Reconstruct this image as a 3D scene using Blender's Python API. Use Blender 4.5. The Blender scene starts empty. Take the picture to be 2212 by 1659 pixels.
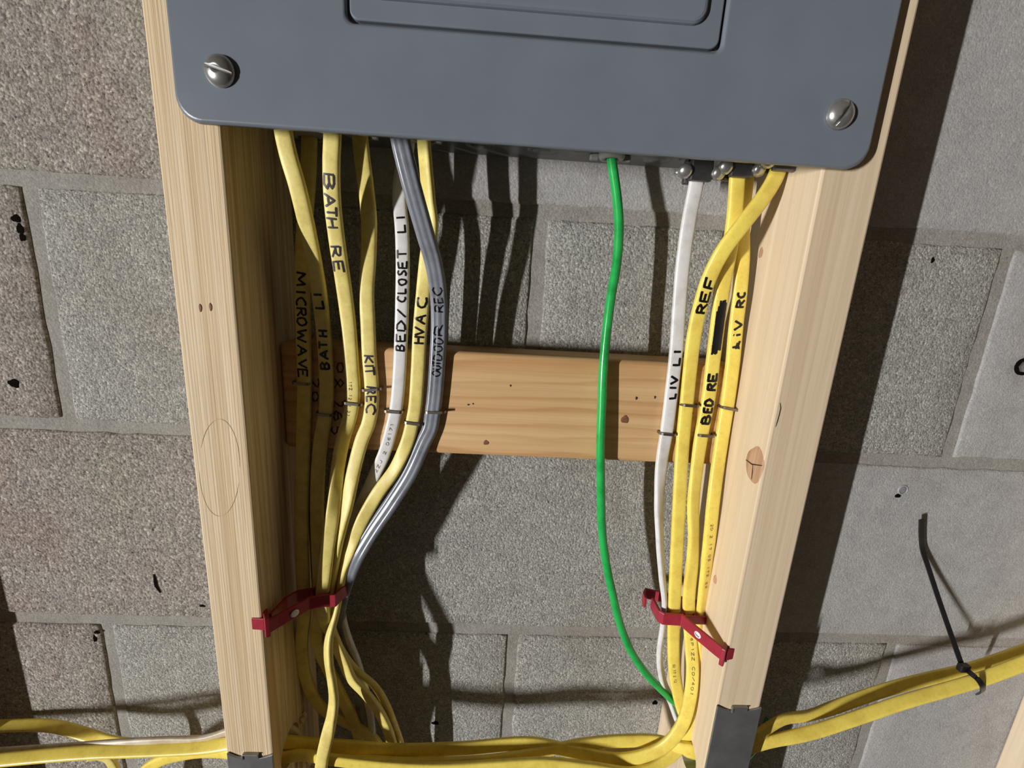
import bpy, bmesh, math, random
from mathutils import Vector, Matrix, noise

random.seed(7)
scene = bpy.context.scene
col = scene.collection

# ------------------------------------------------------------------ camera
# room frame in millimetres: X right, D out of the wall, Z up (0 near the panel bottom)
W_PX, H_PX = 2212.0, 1659.0
F_PX = 946.06
CAM = (169.07, 381.54, -31.75)
YAW, PITCH, ROLL = 0.0418620, -0.2254073, 0.0578078
Z_LIFT = 1350.0          # height of that zero above the basement floor


def bl(x, d, z):
    """room millimetres -> Blender metres"""
    return Vector((x * .001, -d * .001, (z + Z_LIFT) * .001))


def cam_axes():
    cy, sy = math.cos(YAW), math.sin(YAW)
    cp, sp = math.cos(PITCH), math.sin(PITCH)
    cr, sr = math.cos(ROLL), math.sin(ROLL)
    right, up, fw = Vector((1, 0, 0)), Vector((0, 0, 1)), Vector((0, -1, 0))
    fw, right = cy * fw + sy * right, cy * right - sy * fw
    fw, up = cp * fw + sp * up, cp * up - sp * fw
    right, up = cr * right + sr * up, cr * up - sr * right
    return right, up, fw


RT, UP, FW = cam_axes()
CAMV = Vector(CAM)


def ray(u, v):
    return FW * F_PX + RT * (u - W_PX / 2) - UP * (v - H_PX / 2)


def at_d(u, v, d):
    r = ray(u, v)
    return CAMV + r * ((d - CAMV.y) / r.y)


def at_z(u, v, z):
    r = ray(u, v)
    return CAMV + r * ((z - CAMV.z) / r.z)


def at_x(u, v, x):
    r = ray(u, v)
    return CAMV + r * ((x - CAMV.x) / r.x)


def to_px(p):
    q = p - CAMV
    z = q.dot(FW)
    return W_PX / 2 + F_PX * q.dot(RT) / z, H_PX / 2 - F_PX * q.dot(UP) / z


def flip(v):
    return Vector((v.x, -v.y, v.z))


cd = bpy.data.cameras.new('camera')
cam = bpy.data.objects.new('camera', cd)
col.objects.link(cam)
cd.sensor_fit = 'HORIZONTAL'
cd.sensor_width = 36.0
cd.lens = F_PX * 36.0 / W_PX
cd.clip_start = .01
r_, u_, b_ = flip(RT), flip(UP), -flip(FW)
m = Matrix(((r_.x, u_.x, b_.x, 0), (r_.y, u_.y, b_.y, 0), (r_.z, u_.z, b_.z, 0), (0, 0, 0, 1)))
m.translation = bl(*CAM)
cam.matrix_world = m
scene.camera = cam

# ------------------------------------------------------------------ light
world = bpy.data.worlds.new('world')
scene.world = world
world.use_nodes = True
bg = world.node_tree.nodes['Background']
bg.inputs[0].default_value = (1.0, .74, .50, 1)
bg.inputs[1].default_value = .052

# the one work lamp, standing near the floor far to the left of the panel: a tall narrow source
ld = bpy.data.lights.new('work_lamp', 'AREA')
ld.shape = 'RECTANGLE'
ld.size = .06
ld.size_y = 1.25
ld.energy = 690
ld.color = (1.0, .985, .955)
lamp = bpy.data.objects.new('work_lamp', ld)
col.objects.link(lamp)
LD = 4500.0
lpos = bl(190 - 1.215 * LD, LD, -60 - .19 * LD)
lamp.location = lpos
lamp.rotation_euler = (bl(190, 0, -60) - lpos).to_track_quat('-Z', 'Y').to_euler()

vs = scene.view_settings
vs.view_transform = 'Standard'
vs.look = 'None'
vs.exposure = 0.0
vs.gamma = 1.0
vs.use_curve_mapping = False


# ------------------------------------------------------------------ materials
def new_mat(name):
    mt = bpy.data.materials.new(name)
    mt.use_nodes = True
    nt = mt.node_tree
    return mt, nt, nt.nodes, nt.links, nt.nodes['Principled BSDF']


def ramp(nodes, stops):
    r = nodes.new('ShaderNodeValToRGB')
    e = r.color_ramp.elements
    while len(e) > 1:
        e.remove(e[-1])
    e[0].position = stops[0][0]
    e[0].color = (*stops[0][1], 1)
    for p, c in stops[1:]:
        k = e.new(p)
        k.color = (*c, 1)
    return r


def srgb(r, g, b):
    def f(c):
        c /= 255.0
        return c / 12.92 if c <= .04045 else ((c + .055) / 1.055) ** 2.4
    return (f(r), f(g), f(b))


def mix(nodes, links, kind, fac, a, b):
    n = nodes.new('ShaderNodeMix')
    n.data_type = 'RGBA'
    n.blend_type = kind
    for sock, v in ((n.inputs[0], fac), (n.inputs[6], a), (n.inputs[7], b)):
        if hasattr(v, 'is_linked'):
            links.new(v, sock)
        elif isinstance(v, (int, float)):
            sock.default_value = v
        else:
            sock.default_value = (*v, 1)
    return n.outputs[2]


def tex_noise(nodes, links, vec, scale, detail=4, rough=.55, dist=0):
    n = nodes.new('ShaderNodeTexNoise')
    n.inputs['Scale'].default_value = scale
    n.inputs['Detail'].default_value = detail
    n.inputs['Roughness'].default_value = rough
    n.inputs['Distortion'].default_value = dist
    links.new(vec, n.inputs['Vector'])
    return n


def mapping(nodes, links, scale=(1, 1, 1), loc=(0, 0, 0)):
    tc = nodes.new('ShaderNodeTexCoord')
    mp = nodes.new('ShaderNodeMapping')
    mp.inputs['Scale'].default_value = scale
    mp.inputs['Location'].default_value = loc
    links.new(tc.outputs['Object'], mp.inputs['Vector'])
    return mp.outputs['Vector']


def plain(name, c, rough=.5, metal=0.0, spec=.5, var=.12, vscale=120, bump=0.0, bscale=900):
    mt, nt, N, L, P = new_mat(name)
    v = mapping(N, L)
    n = tex_noise(N, L, v, vscale, 5)
    lo = tuple(x * (1 - var) for x in c)
    hi = tuple(min(1, x * (1 + var)) for x in c)
    r = ramp(N, [(.3, lo), (.7, hi)])
    L.new(n.outputs['Fac'], r.inputs['Fac'])
    L.new(r.outputs['Color'], P.inputs['Base Color'])
    P.inputs['Roughness'].default_value = rough
    P.inputs['Metallic'].default_value = metal
    P.inputs['Specular IOR Level'].default_value = spec
    if bump:
        b = tex_noise(N, L, v, bscale, 3)
        bn = N.new('ShaderNodeBump')
        bn.inputs['Strength'].default_value = bump
        bn.inputs['Distance'].default_value = .0006
        L.new(b.outputs['Fac'], bn.inputs['Height'])
        L.new(bn.outputs['Normal'], P.inputs['Normal'])
    return mt


def concrete(name, dark, mid, light, tint, grain, bump, pits=.55, cell=.5, tint2=(1, 1, 1)):
    mt, nt, N, L, P = new_mat(name)
    v = mapping(N, L)
    agg = N.new('ShaderNodeTexVoronoi')
    agg.inputs['Scale'].default_value = grain
    L.new(v, agg.inputs['Vector'])
    n1 = tex_noise(N, L, v, grain * 1.5, 6, .75)
    n2 = tex_noise(N, L, v, 9, 4, .6)
    n3 = tex_noise(N, L, v, grain * .6, 5, .7)
    r1 = ramp(N, [(.28, dark), (.47, mid), (.62, light), (.80, tuple(min(1, x * 1.45) for x in light))])
    L.new(n1.outputs['Fac'], r1.inputs['Fac'])
    # aggregate cells, each of its own grey
    sep = N.new('ShaderNodeSeparateColor')
    L.new(agg.outputs['Color'], sep.inputs[0])
    rc = ramp(N, [(0.0, (.45, .44, .43)), (.35, (.88, .88, .88)), (.8, (1.12, 1.12, 1.11)), (1.0, (1.7, 1.69, 1.66))])
    L.new(sep.outputs[0], rc.inputs['Fac'])
    c = mix(N, L, 'MULTIPLY', cell, r1.outputs['Color'], rc.outputs['Color'])
    rt = ramp(N, [(.34, tint2), (.5, (1, 1, 1)), (.66, tint)])
    L.new(n2.outputs['Fac'], rt.inputs['Fac'])
    c = mix(N, L, 'MULTIPLY', 1.0, c, rt.outputs['Color'])
    n4 = tex_noise(N, L, v, 38, 5, .7)
    r4 = ramp(N, [(.3, (.86, .86, .86)), (.5, (1, 1, 1)), (.72, (1.10, 1.10, 1.09))])
    L.new(n4.outputs['Fac'], r4.inputs['Fac'])
    c = mix(N, L, 'MULTIPLY', 1.0, c, r4.outputs['Color'])
    # open pits between the aggregate
    rp = ramp(N, [(.33, (.12, .11, .10)), (.39, (1, 1, 1))])
    L.new(n3.outputs['Fac'], rp.inputs['Fac'])
    c = mix(N, L, 'MULTIPLY', pits, c, rp.outputs['Color'])
    L.new(c, P.inputs['Base Color'])
    P.inputs['Roughness'].default_value = .93
    P.inputs['Specular IOR Level'].default_value = .2
    add = N.new('ShaderNodeMath')
    add.operation = 'MULTIPLY_ADD'
    L.new(n3.outputs['Fac'], add.inputs[0])
    add.inputs[1].default_value = .55
    L.new(n1.outputs['Fac'], add.inputs[2])
    sub = N.new('ShaderNodeMath')
    sub.operation = 'SUBTRACT'
    L.new(add.outputs[0], sub.inputs[0])
    L.new(agg.outputs['Distance'], sub.inputs[1])
    bn = N.new('ShaderNodeBump')
    bn.inputs['Strength'].default_value = bump
    bn.inputs['Distance'].default_value = .0013
    L.new(sub.outputs[0], bn.inputs['Height'])
    L.new(bn.outputs['Normal'], P.inputs['Normal'])
    return mt


def wood(name, base, dark, pale, axis, fine=420., broad=55., bands=0., dist=3., bsq=.16, bmix=.8, contrast=.55, bump=.25, loc=(0, 0, 0)):
    """grain along axis 0 or 2 of the room"""
    mt, nt, N, L, P = new_mat(name)
    lo = [1., 1., 1.]
    lo[axis] = .012
    v = mapping(N, L, tuple(lo), loc)
    n0 = tex_noise(N, L, v, 12, 3)
    n1 = tex_noise(N, L, v, fine, 5, .6, .4)
    n2 = tex_noise(N, L, v, broad, 4, .6, .8)
    r2 = ramp(N, [(.3, dark), (.5, base), (.72, pale)])
    L.new(n2.outputs['Fac'], r2.inputs['Fac'])
    r1 = ramp(N, [(.36, tuple(.62 + .1 * k for k in (1, .6, .2))), (.56, (1, 1, 1))])
    L.new(n1.outputs['Fac'], r1.inputs['Fac'])
    c = mix(N, L, 'MULTIPLY', contrast, r2.outputs['Color'], r1.outputs['Color'])
    if bands:
        lo2 = [1., 1., 1.]
        lo2[axis] = bsq
        v2 = mapping(N, L, tuple(lo2), loc)
        wv = N.new('ShaderNodeTexWave')
        wv.wave_type = 'BANDS'
        wv.bands_direction = 'Z' if axis == 0 else 'X'
        wv.wave_profile = 'SAW'
        wv.inputs['Scale'].default_value = bands
        wv.inputs['Distortion'].default_value = dist
        wv.inputs['Detail'].default_value = 2
        wv.inputs['Detail Scale'].default_value = 1.1
        L.new(v2, wv.inputs['Vector'])
        rw = ramp(N, [(0.0, (1, 1, 1)), (.62, (.97, .95, .92)), (.9, (.76, .63, .50)), (1.0, (.9, .85, .8))])
        L.new(wv.outputs['Fac'], rw.inputs['Fac'])
        c = mix(N, L, 'MULTIPLY', bmix, c, rw.outputs['Color'])
    L.new(c, P.inputs['Base Color'])
    P.inputs['Roughness'].default_value = .62
    P.inputs['Specular IOR Level'].default_value = .35
    bn = N.new('ShaderNodeBump')
    bn.inputs['Strength'].default_value = bump
    bn.inputs['Distance'].default_value = .0007
    L.new(n1.outputs['Fac'], bn.inputs['Height'])
    L.new(bn.outputs['Normal'], P.inputs['Normal'])
    return mt


def jacket(name, c, dirt, rough=.38, var=.5):
    mt, nt, N, L, P = new_mat(name)
    v = mapping(N, L)
    n = tex_noise(N, L, v, 70, 5, .6)
    n2 = tex_noise(N, L, v, 420, 4, .7)
    r = ramp(N, [(.32, dirt), (.56, c)])
    L.new(n.outputs['Fac'], r.inputs['Fac'])
    r2 = ramp(N, [(.3, (.78, .78, .76)), (.5, (1, 1, 1))])
    L.new(n2.outputs['Fac'], r2.inputs['Fac'])
    cc = mix(N, L, 'MULTIPLY', var, r.outputs['Color'], r2.outputs['Color'])
    L.new(cc, P.inputs['Base Color'])
    P.inputs['Roughness'].default_value = rough
    bn = N.new('ShaderNodeBump')
    bn.inputs['Strength'].default_value = .08
    bn.inputs['Distance'].default_value = .0005
    L.new(n2.outputs['Fac'], bn.inputs['Height'])
    L.new(bn.outputs['Normal'], P.inputs['Normal'])
    return mt


M = {}
M['block'] = concrete('rough_block', srgb(92, 90, 87), srgb(163, 162, 158), srgb(194, 193, 189), (.93, .89, .86), 520, .85, .95, .55)
M['block_left'] = concrete('rough_warm_block', srgb(86, 80, 76), srgb(157, 151, 146), srgb(192, 186, 181), (.93, .84, .82), 430, .9, .95, .6, (.92, .95, .87))
M['block_smooth'] = concrete('smooth_block', srgb(148, 147, 147), srgb(163, 162, 162), srgb(176, 175, 174), (.93, .90, .90), 560, .4, .3, .2)
M['mortar'] = concrete('mortar', srgb(124, 121, 117), srgb(146, 143, 138), srgb(160, 157, 152), (.92, .88, .85), 520, .35, .3, .15)
M['floor'] = concrete('floor_concrete', srgb(90, 88, 85), srgb(110, 107, 103), srgb(125, 122, 118), (.9, .9, .9), 160, .3, .3)
M['stud_left'] = wood('dry_fir', srgb(224, 203, 168), srgb(213, 189, 151), srgb(231, 215, 186), 2, 620, 110, 165, 2.0, .02, .95, .6, .6)
M['stud_right'] = wood('pale_spruce', srgb(224, 205, 177), srgb(212, 189, 157), srgb(236, 221, 198), 2, 240, 40, 26, 2.5, .03, .22, .3, .3, (3, 1, 2))
M['brace'] = wood('amber_pine', srgb(212, 174, 126), srgb(200, 158, 108), srgb(221, 186, 140), 0, 330, 60, 24, 9, .16, .55, .35, .25, (1, 2, 0))
M['knot'] = wood('knot_wood', srgb(188, 150, 120), srgb(164, 124, 96), srgb(204, 170, 140), 2, 200, 160, 0, 0, .1, 0, .5, .6)
M['knot_dark'] = plain('dark_knot', srgb(120, 78, 50), .7, var=.3, vscale=700)
M['crack'] = plain('dark_crack', srgb(58, 38, 26), .9)
M['chip'] = plain('wood_chip', srgb(226, 205, 172), .8)
M['paint'] = plain('grey_enamel', srgb(112, 119, 130), .36, spec=.5, var=.05, vscale=30, bump=.03, bscale=1800)
M['box'] = plain('grey_box_enamel', srgb(104, 106, 108), .4, var=.1, vscale=60, bump=.1)
M['zinc'] = plain('zinc_steel', srgb(188, 188, 186), .27, metal=.8, var=.08)
M['casting'] = plain('cast_zinc', srgb(112, 113, 116), .38, metal=.85, var=.12, vscale=300)
M['staple'] = plain('staple_steel', srgb(140, 132, 124), .36, metal=.9, var=.15)
M['plate'] = plain('galvanised_plate', srgb(148, 149, 150), .42, metal=.75, var=.16, vscale=60, bump=.1)
M['yellow'] = jacket('yellow_jacket', srgb(245, 222, 104), srgb(231, 204, 92), .36)
M['yellow_pale'] = jacket('pale_yellow_jacket', srgb(234, 217, 130), srgb(216, 195, 108), .45)  # paler, less saturated yellow for the left-hand cables
M['white'] = jacket('white_jacket', srgb(226, 224, 224), srgb(206, 203, 202), .38, .3)
M['grey'] = jacket('grey_jacket', srgb(132, 136, 146), srgb(112, 116, 124), .25, .3)
M['green'] = jacket('green_jacket', srgb(44, 176, 86), srgb(30, 150, 70), .24, .3)
M['pale'] = jacket('pale_jacket', srgb(206, 194, 174), srgb(180, 162, 132), .45, .3)
M['ink'] = plain('marker_ink', srgb(34, 28, 42), .5, var=.25)
M['ink_black'] = plain('black_marker', srgb(22, 21, 24), .3, var=.2)
M['print'] = plain('faded_print', srgb(120, 104, 70), .6, var=.3, vscale=500)
M['print_grey'] = plain('grey_print', srgb(136, 132, 136), .6, var=.3, vscale=500)
M['stamp'] = plain('lumber_stamp', srgb(92, 58, 40), .8, var=.3, vscale=500)
M['red'] = plain('red_plastic', srgb(158, 44, 60), .34, var=.08, bump=.06)
M['emblem'] = plain('white_emblem', srgb(232, 232, 232), .4, var=.03)
M['tie'] = plain('black_nylon', srgb(30, 29, 30), .4, var=.15)
M['plastic'] = plain('grey_plastic', srgb(152, 153, 152), .45, var=.08)
M['anchor'] = plain('wall_plug', srgb(128, 130, 140), .5)
M['hole'] = plain('hole_inside', srgb(20, 17, 15), 1.0, spec=0.)
M['pencil'] = plain('pencil_line', srgb(190, 164, 126), .8)


# ------------------------------------------------------------------ helpers
def mesh_obj(name, bm, mat, parent=None, smooth=False):
    me = bpy.data.meshes.new(name)
    bmesh.ops.recalc_face_normals(bm, faces=bm.faces)
    bm.to_mesh(me)
    bm.free()
    me.materials.append(M[mat])
    if smooth:
        for p in me.polygons:
            p.use_smooth = True
    o = bpy.data.objects.new(name, me)
    col.objects.link(o)
    if parent is not None:
        o.parent = parent
        o.matrix_parent_inverse = parent.matrix_world.inverted()
    return o


def data_obj(name, verts, faces, mat, parent=None, smooth=False):
    bm = bmesh.new()
    vv = [bm.verts.new(v) for v in verts]
    for f in faces:
        try:
            bm.faces.new([vv[i] for i in f])
        except ValueError:
            pass
    return mesh_obj(name, bm, mat, parent, smooth)


def tag(o, label=None, cat=None, group=None, kind=None):
    if label:
        o['label'] = label
    if cat:
        o['category'] = cat
    if group:
        o['group'] = group
    if kind:
        o['kind'] = kind
    return o


def empty(name, loc):
    o = bpy.data.objects.new(name, None)
    o.empty_display_size = .02
    o.location = loc
    col.objects.link(o)
    o.matrix_world = Matrix.Translation(loc)
    return o


def box_bm(x0, x1, d0, d1, z0, z1, bev=0., seg=2):
    bm = bmesh.new()
    cs = [bl(x, d, z) for x in (x0, x1) for d in (d0, d1) for z in (z0, z1)]
    v = [bm.verts.new(c) for c in cs]
    for f in ((0, 1, 3, 2), (4, 6, 7, 5), (0, 4, 5, 1), (2, 3, 7, 6), (0, 2, 6, 4), (1, 5, 7, 3)):
        bm.faces.new([v[i] for i in f])
    bmesh.ops.recalc_face_normals(bm, faces=bm.faces)
    if bev:
        bmesh.ops.bevel(bm, geom=list(bm.edges), offset=bev * .001, segments=seg, affect='EDGES', profile=.5)
    return bm


def prism_bm(outline, p0, ax, ay, an, depth, bev=0.):
    """outline in mm in the plane (ax, ay) at p0 (mm vectors), extruded along an by depth"""
    bm = bmesh.new()
    a = [bm.verts.new(bl(*(p0 + ax * x + ay * y))) for x, y in outline]
    b = [bm.verts.new(bl(*(p0 + ax * x + ay * y + an * depth))) for x, y in outline]
    n = len(outline)
    bm.faces.new(a)
    top = bm.faces.new(b)
    for i in range(n):
        bm.faces.new((a[i], a[(i + 1) % n], b[(i + 1) % n], b[i]))
    bmesh.ops.recalc_face_normals(bm, faces=bm.faces)
    if bev:
        bmesh.ops.bevel(bm, geom=list(top.edges), offset=bev * .001, segments=3, affect='EDGES', profile=.5)
    return bm


def rrect(x0, x1, y0, y1, r, n=6):
    pts = []
    for cx, cy, a0 in ((x1 - r, y0 + r, -90), (x1 - r, y1 - r, 0), (x0 + r, y1 - r, 90), (x0 + r, y0 + r, 180)):
        for k in range(n + 1):
            a = math.radians(a0 + 90 * k / n)
            pts.append((cx + r * math.cos(a), cy + r * math.sin(a)))
    return pts


def revolve_bm(prof, p0, axis, seg=28):
    """prof: (radius, height) in mm along axis (mm unit vector)"""
    axis = axis.normalized()
    ref = Vector((0, 0, 1)) if abs(axis.z) < .9 else Vector((1, 0, 0))
    a = axis.cross(ref).normalized()
    b = axis.cross(a)
    bm = bmesh.new()
    rings = []
    for r, h in prof:
        if r < 1e-6:
            rings.append([bm.verts.new(bl(*(p0 + axis * h)))])
        else:
            rings.append([bm.verts.new(bl(*(p0 + axis * h + (a * math.cos(t) + b * math.sin(t)) * r)))
                          for t in (2 * math.pi * k / seg for k in range(seg))])
    for i in range(len(rings) - 1):
        q, w = rings[i], rings[i + 1]
        for k in range(seg):
            k2 = (k + 1) % seg
            if len(q) == 1 and len(w) > 1:
                bm.faces.new((q[0], w[k2], w[k]))
            elif len(w) == 1 and len(q) > 1:
                bm.faces.new((q[k], q[k2], w[0]))
            elif len(q) > 1:
                bm.faces.new((q[k], q[k2], w[k2], w[k]))
    return bm


def catmull(pts, per=8):
    P = [pts[0] * 2 - pts[1]] + pts + [pts[-1] * 2 - pts[-2]]
    out = []
    for i in range(1, len(P) - 2):
        p0, p1, p2, p3 = P[i - 1], P[i], P[i + 1], P[i + 2]
        # centripetal parametrisation
        t0 = 0.
        t1 = t0 + max(1e-4, (p1 - p0).length) ** .5
        t2 = t1 + max(1e-4, (p2 - p1).length) ** .5
        t3 = t2 + max(1e-4, (p3 - p2).length) ** .5
        for k in range(per):
            t = t1 + (t2 - t1) * k / per
            a1 = p0 * ((t1 - t) / (t1 - t0)) + p1 * ((t - t0) / (t1 - t0))
            a2 = p1 * ((t2 - t) / (t2 - t1)) + p2 * ((t - t1) / (t2 - t1))
            a3 = p2 * ((t3 - t) / (t3 - t2)) + p3 * ((t - t2) / (t3 - t2))
            b1 = a1 * ((t2 - t) / (t2 - t0)) + a2 * ((t - t0) / (t2 - t0))
            b2 = a2 * ((t3 - t) / (t3 - t1)) + a3 * ((t - t1) / (t3 - t1))
            out.append(b1 * ((t2 - t) / (t2 - t1)) + b2 * ((t - t1) / (t2 - t1)))
    out.append(pts[-1].copy())
    return out


# ------------------------------------------------------------------ cable sweep with a surface one can write on
class Cable:
    def __init__(self, name, label, mat, pts, w=11., t=5.6, n=3.4, ridges=0., cat='cable', group=None, rolls=None, per=8):
        raw, roll = [], []
        for p in pts:
            if p[0] == 'w':
                raw.append(Vector(p[1:4]))
                roll.append(p[4] if len(p) > 4 else None)
            else:
                raw.append(at_d(p[0], p[1], p[2]))
                roll.append(p[3] if len(p) > 3 else None)
        if raw[-1].z < -490 and abs(raw[-1].z - raw[-2].z) > 20:
            e = raw[-1]
            raw += [Vector((e.x, e.y, e.z - 120)), Vector((e.x, e.y, -Z_LIFT + 40))]
            roll += [None, None]
        if roll[0] is None:
            roll[0] = 0.
        if roll[-1] is None:
            roll[-1] = [x for x in roll if x is not None][-1]
        known = [i for i, x in enumerate(roll) if x is not None]
        for a, b in zip(known[:-1], known[1:]):
            for i in range(a + 1, b):
                roll[i] = roll[a] + (roll[b] - roll[a]) * (i - a) / (b - a)
        self.P = catmull(raw, per)
        self.roll = []
        for i in range(len(raw) - 1):
            for k in range(per):
                s = k / per
                s = s * s * (3 - 2 * s)
                self.roll.append(roll[i] + (roll[i + 1] - roll[i]) * s)
        self.roll.append(roll[-1])
        self.a, self.b, self.n, self.ridges = w / 2, t / 2, n, ridges
        nn = len(self.P)
        self.F = []
        out = Vector((0, 1, 0))
        for i in range(nn):
            T = (self.P[min(i + 1, nn - 1)] - self.P[max(i - 1, 0)]).normalized()
            B = T.cross(out)          # (X,D,Z) is left-handed against Blender, keep right for a downward run
            if B.length < 1e-3:
                B = Vector((1, 0, 0))
            B.normalize()
            if T.z > 0 and abs(T.z) > .9:
                pass
            N = B.cross(T).normalized()
            c, s = math.cos(math.radians(self.roll[i])), math.sin(math.radians(self.roll[i]))
            self.F.append((T, B * c + N * s, N * c - B * s))
        self.S = [0.]
        for i in range(1, nn):
            self.S.append(self.S[-1] + (self.P[i] - self.P[i - 1]).length)
        seg = 56 if ridges else 28
        verts, faces = [], []
        for i in range(nn):
            T, B, N = self.F[i]
            for k in range(seg):
                q = 2 * math.pi * k / seg
                cu, su = math.cos(q), math.sin(q)
                uu = math.copysign(abs(cu) ** (2 / n), cu) * self.a
                hh = math.copysign(abs(su) ** (2 / n), su) * self.b
                hh *= 1 + ridges * math.cos(uu / self.a * math.pi * 3)
                verts.append(bl(*(self.P[i] + B * uu + N * hh)))
        for i in range(nn - 1):
            for k in range(seg):
                k2 = (k + 1) % seg
                faces.append((i * seg + k, i * seg + k2, (i + 1) * seg + k2, (i + 1) * seg + k))
        faces.append(tuple(range(seg)))
        faces.append(tuple((nn - 1) * seg + k for k in range(seg - 1, -1, -1)))
        self.root = empty(name, bl(*self.P[-1]))
        tag(self.root, label, cat, group)
        data_obj('jacket', verts, faces, mat, self.root, True)
        self.px = [to_px(p) for p in self.P]

    def s_at_y(self, y, lo=0, hi=None):
        for i in range(lo, (hi or len(self.P)) - 1):
            v0, v1 = self.px[i][1], self.px[i + 1][1]
            if v0 <= y <= v1:
                f = (y - v0) / max(1e-6, v1 - v0)
                return self.S[i] + f * (self.S[i + 1] - self.S[i])
        return self.S[-1]

    def surf(self, s, u, lift=.2):
        i = 0
        while i < len(self.S) - 2 and self.S[i + 1] < s:
            i += 1
        f = (s - self.S[i]) / max(1e-6, self.S[i + 1] - self.S[i])
        p = self.P[i].lerp(self.P[i + 1], f)
        B = self.F[i][1].lerp(self.F[i + 1][1], f)
        N = self.F[i][2].lerp(self.F[i + 1][2], f)
        q = min(.985, abs(u) / self.a)
        h = self.b * (1 - q ** self.n) ** (1 / self.n)
        h *= 1 + self.ridges * math.cos(q * math.pi * 3)
        return p + B * u + N * (h + lift)

    def strokes(self, name, lines, mat, width):
        """lines: polylines of (s, u); each becomes a ribbon of ink lying on the jacket"""
        verts, faces = [], []
        for ln in lines:
            pts = []
            for (s0, u0), (s1, u1) in zip(ln[:-1], ln[1:]):
                k = max(2, int(math.hypot(s1 - s0, u1 - u0) / .7))
                for j in range(k):
                    pts.append((s0 + (s1 - s0) * j / k, u0 + (u1 - u0) * j / k))
            pts.append(ln[-1])
            # extend the ends a little: round marker tips
            n = len(pts)
            base = len(verts)
            for j in range(n):
                a, b = pts[max(0, j - 1)], pts[min(n - 1, j + 1)]
                dx, dy = b[0] - a[0], b[1] - a[1]
                l = math.hypot(dx, dy) or 1.
                nx, ny = -dy / l, dx / l
                wj = width / 2 * (.8 if j in (0, n - 1) else 1) * random.uniform(.88, 1.1)
                for sg in (-1, 0, 1):
                    verts.append(bl(*self.surf(pts[j][0] + nx * wj * sg, pts[j][1] + ny * wj * sg)))
            for j in range(n - 1):
                for q in (0, 1):
                    faces.append((base + j * 3 + q, base + j * 3 + q + 1, base + j * 3 + q + 4, base + j * 3 + q + 3))
        return data_obj(name, verts, faces, mat, self.root, True)

    def write(self, letters, up, mat='ink', width=1.5, span=.60, u_off=0., name='marker_lettering', slant=0.):
        """letters: (char, y_top, y_bottom) in the picture; up = the text climbs the cable"""
        lines = []
        for ch, y0, y1 in letters:
            s0, s1 = self.s_at_y(y0), self.s_at_y(y1)
            jit = random.uniform(-.25, .25)
            for st in GLYPH[ch]:
                ln = []
                for gx, gy in st:
                    gx += random.uniform(-.06, .06)
                    gy += random.uniform(-.05, .05)
                    if up:
                        s = s1 + (s0 - s1) * gx
                        u = -(gy - .5) * 2 * self.a * span
                    else:
                        s = s0 + (s1 - s0) * gx
                        u = (gy - .5) * 2 * self.a * span
                    ln.append((s + slant * u, u + u_off + jit))
                lines.append(ln)
        return self.strokes(name, lines, mat, width)


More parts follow.
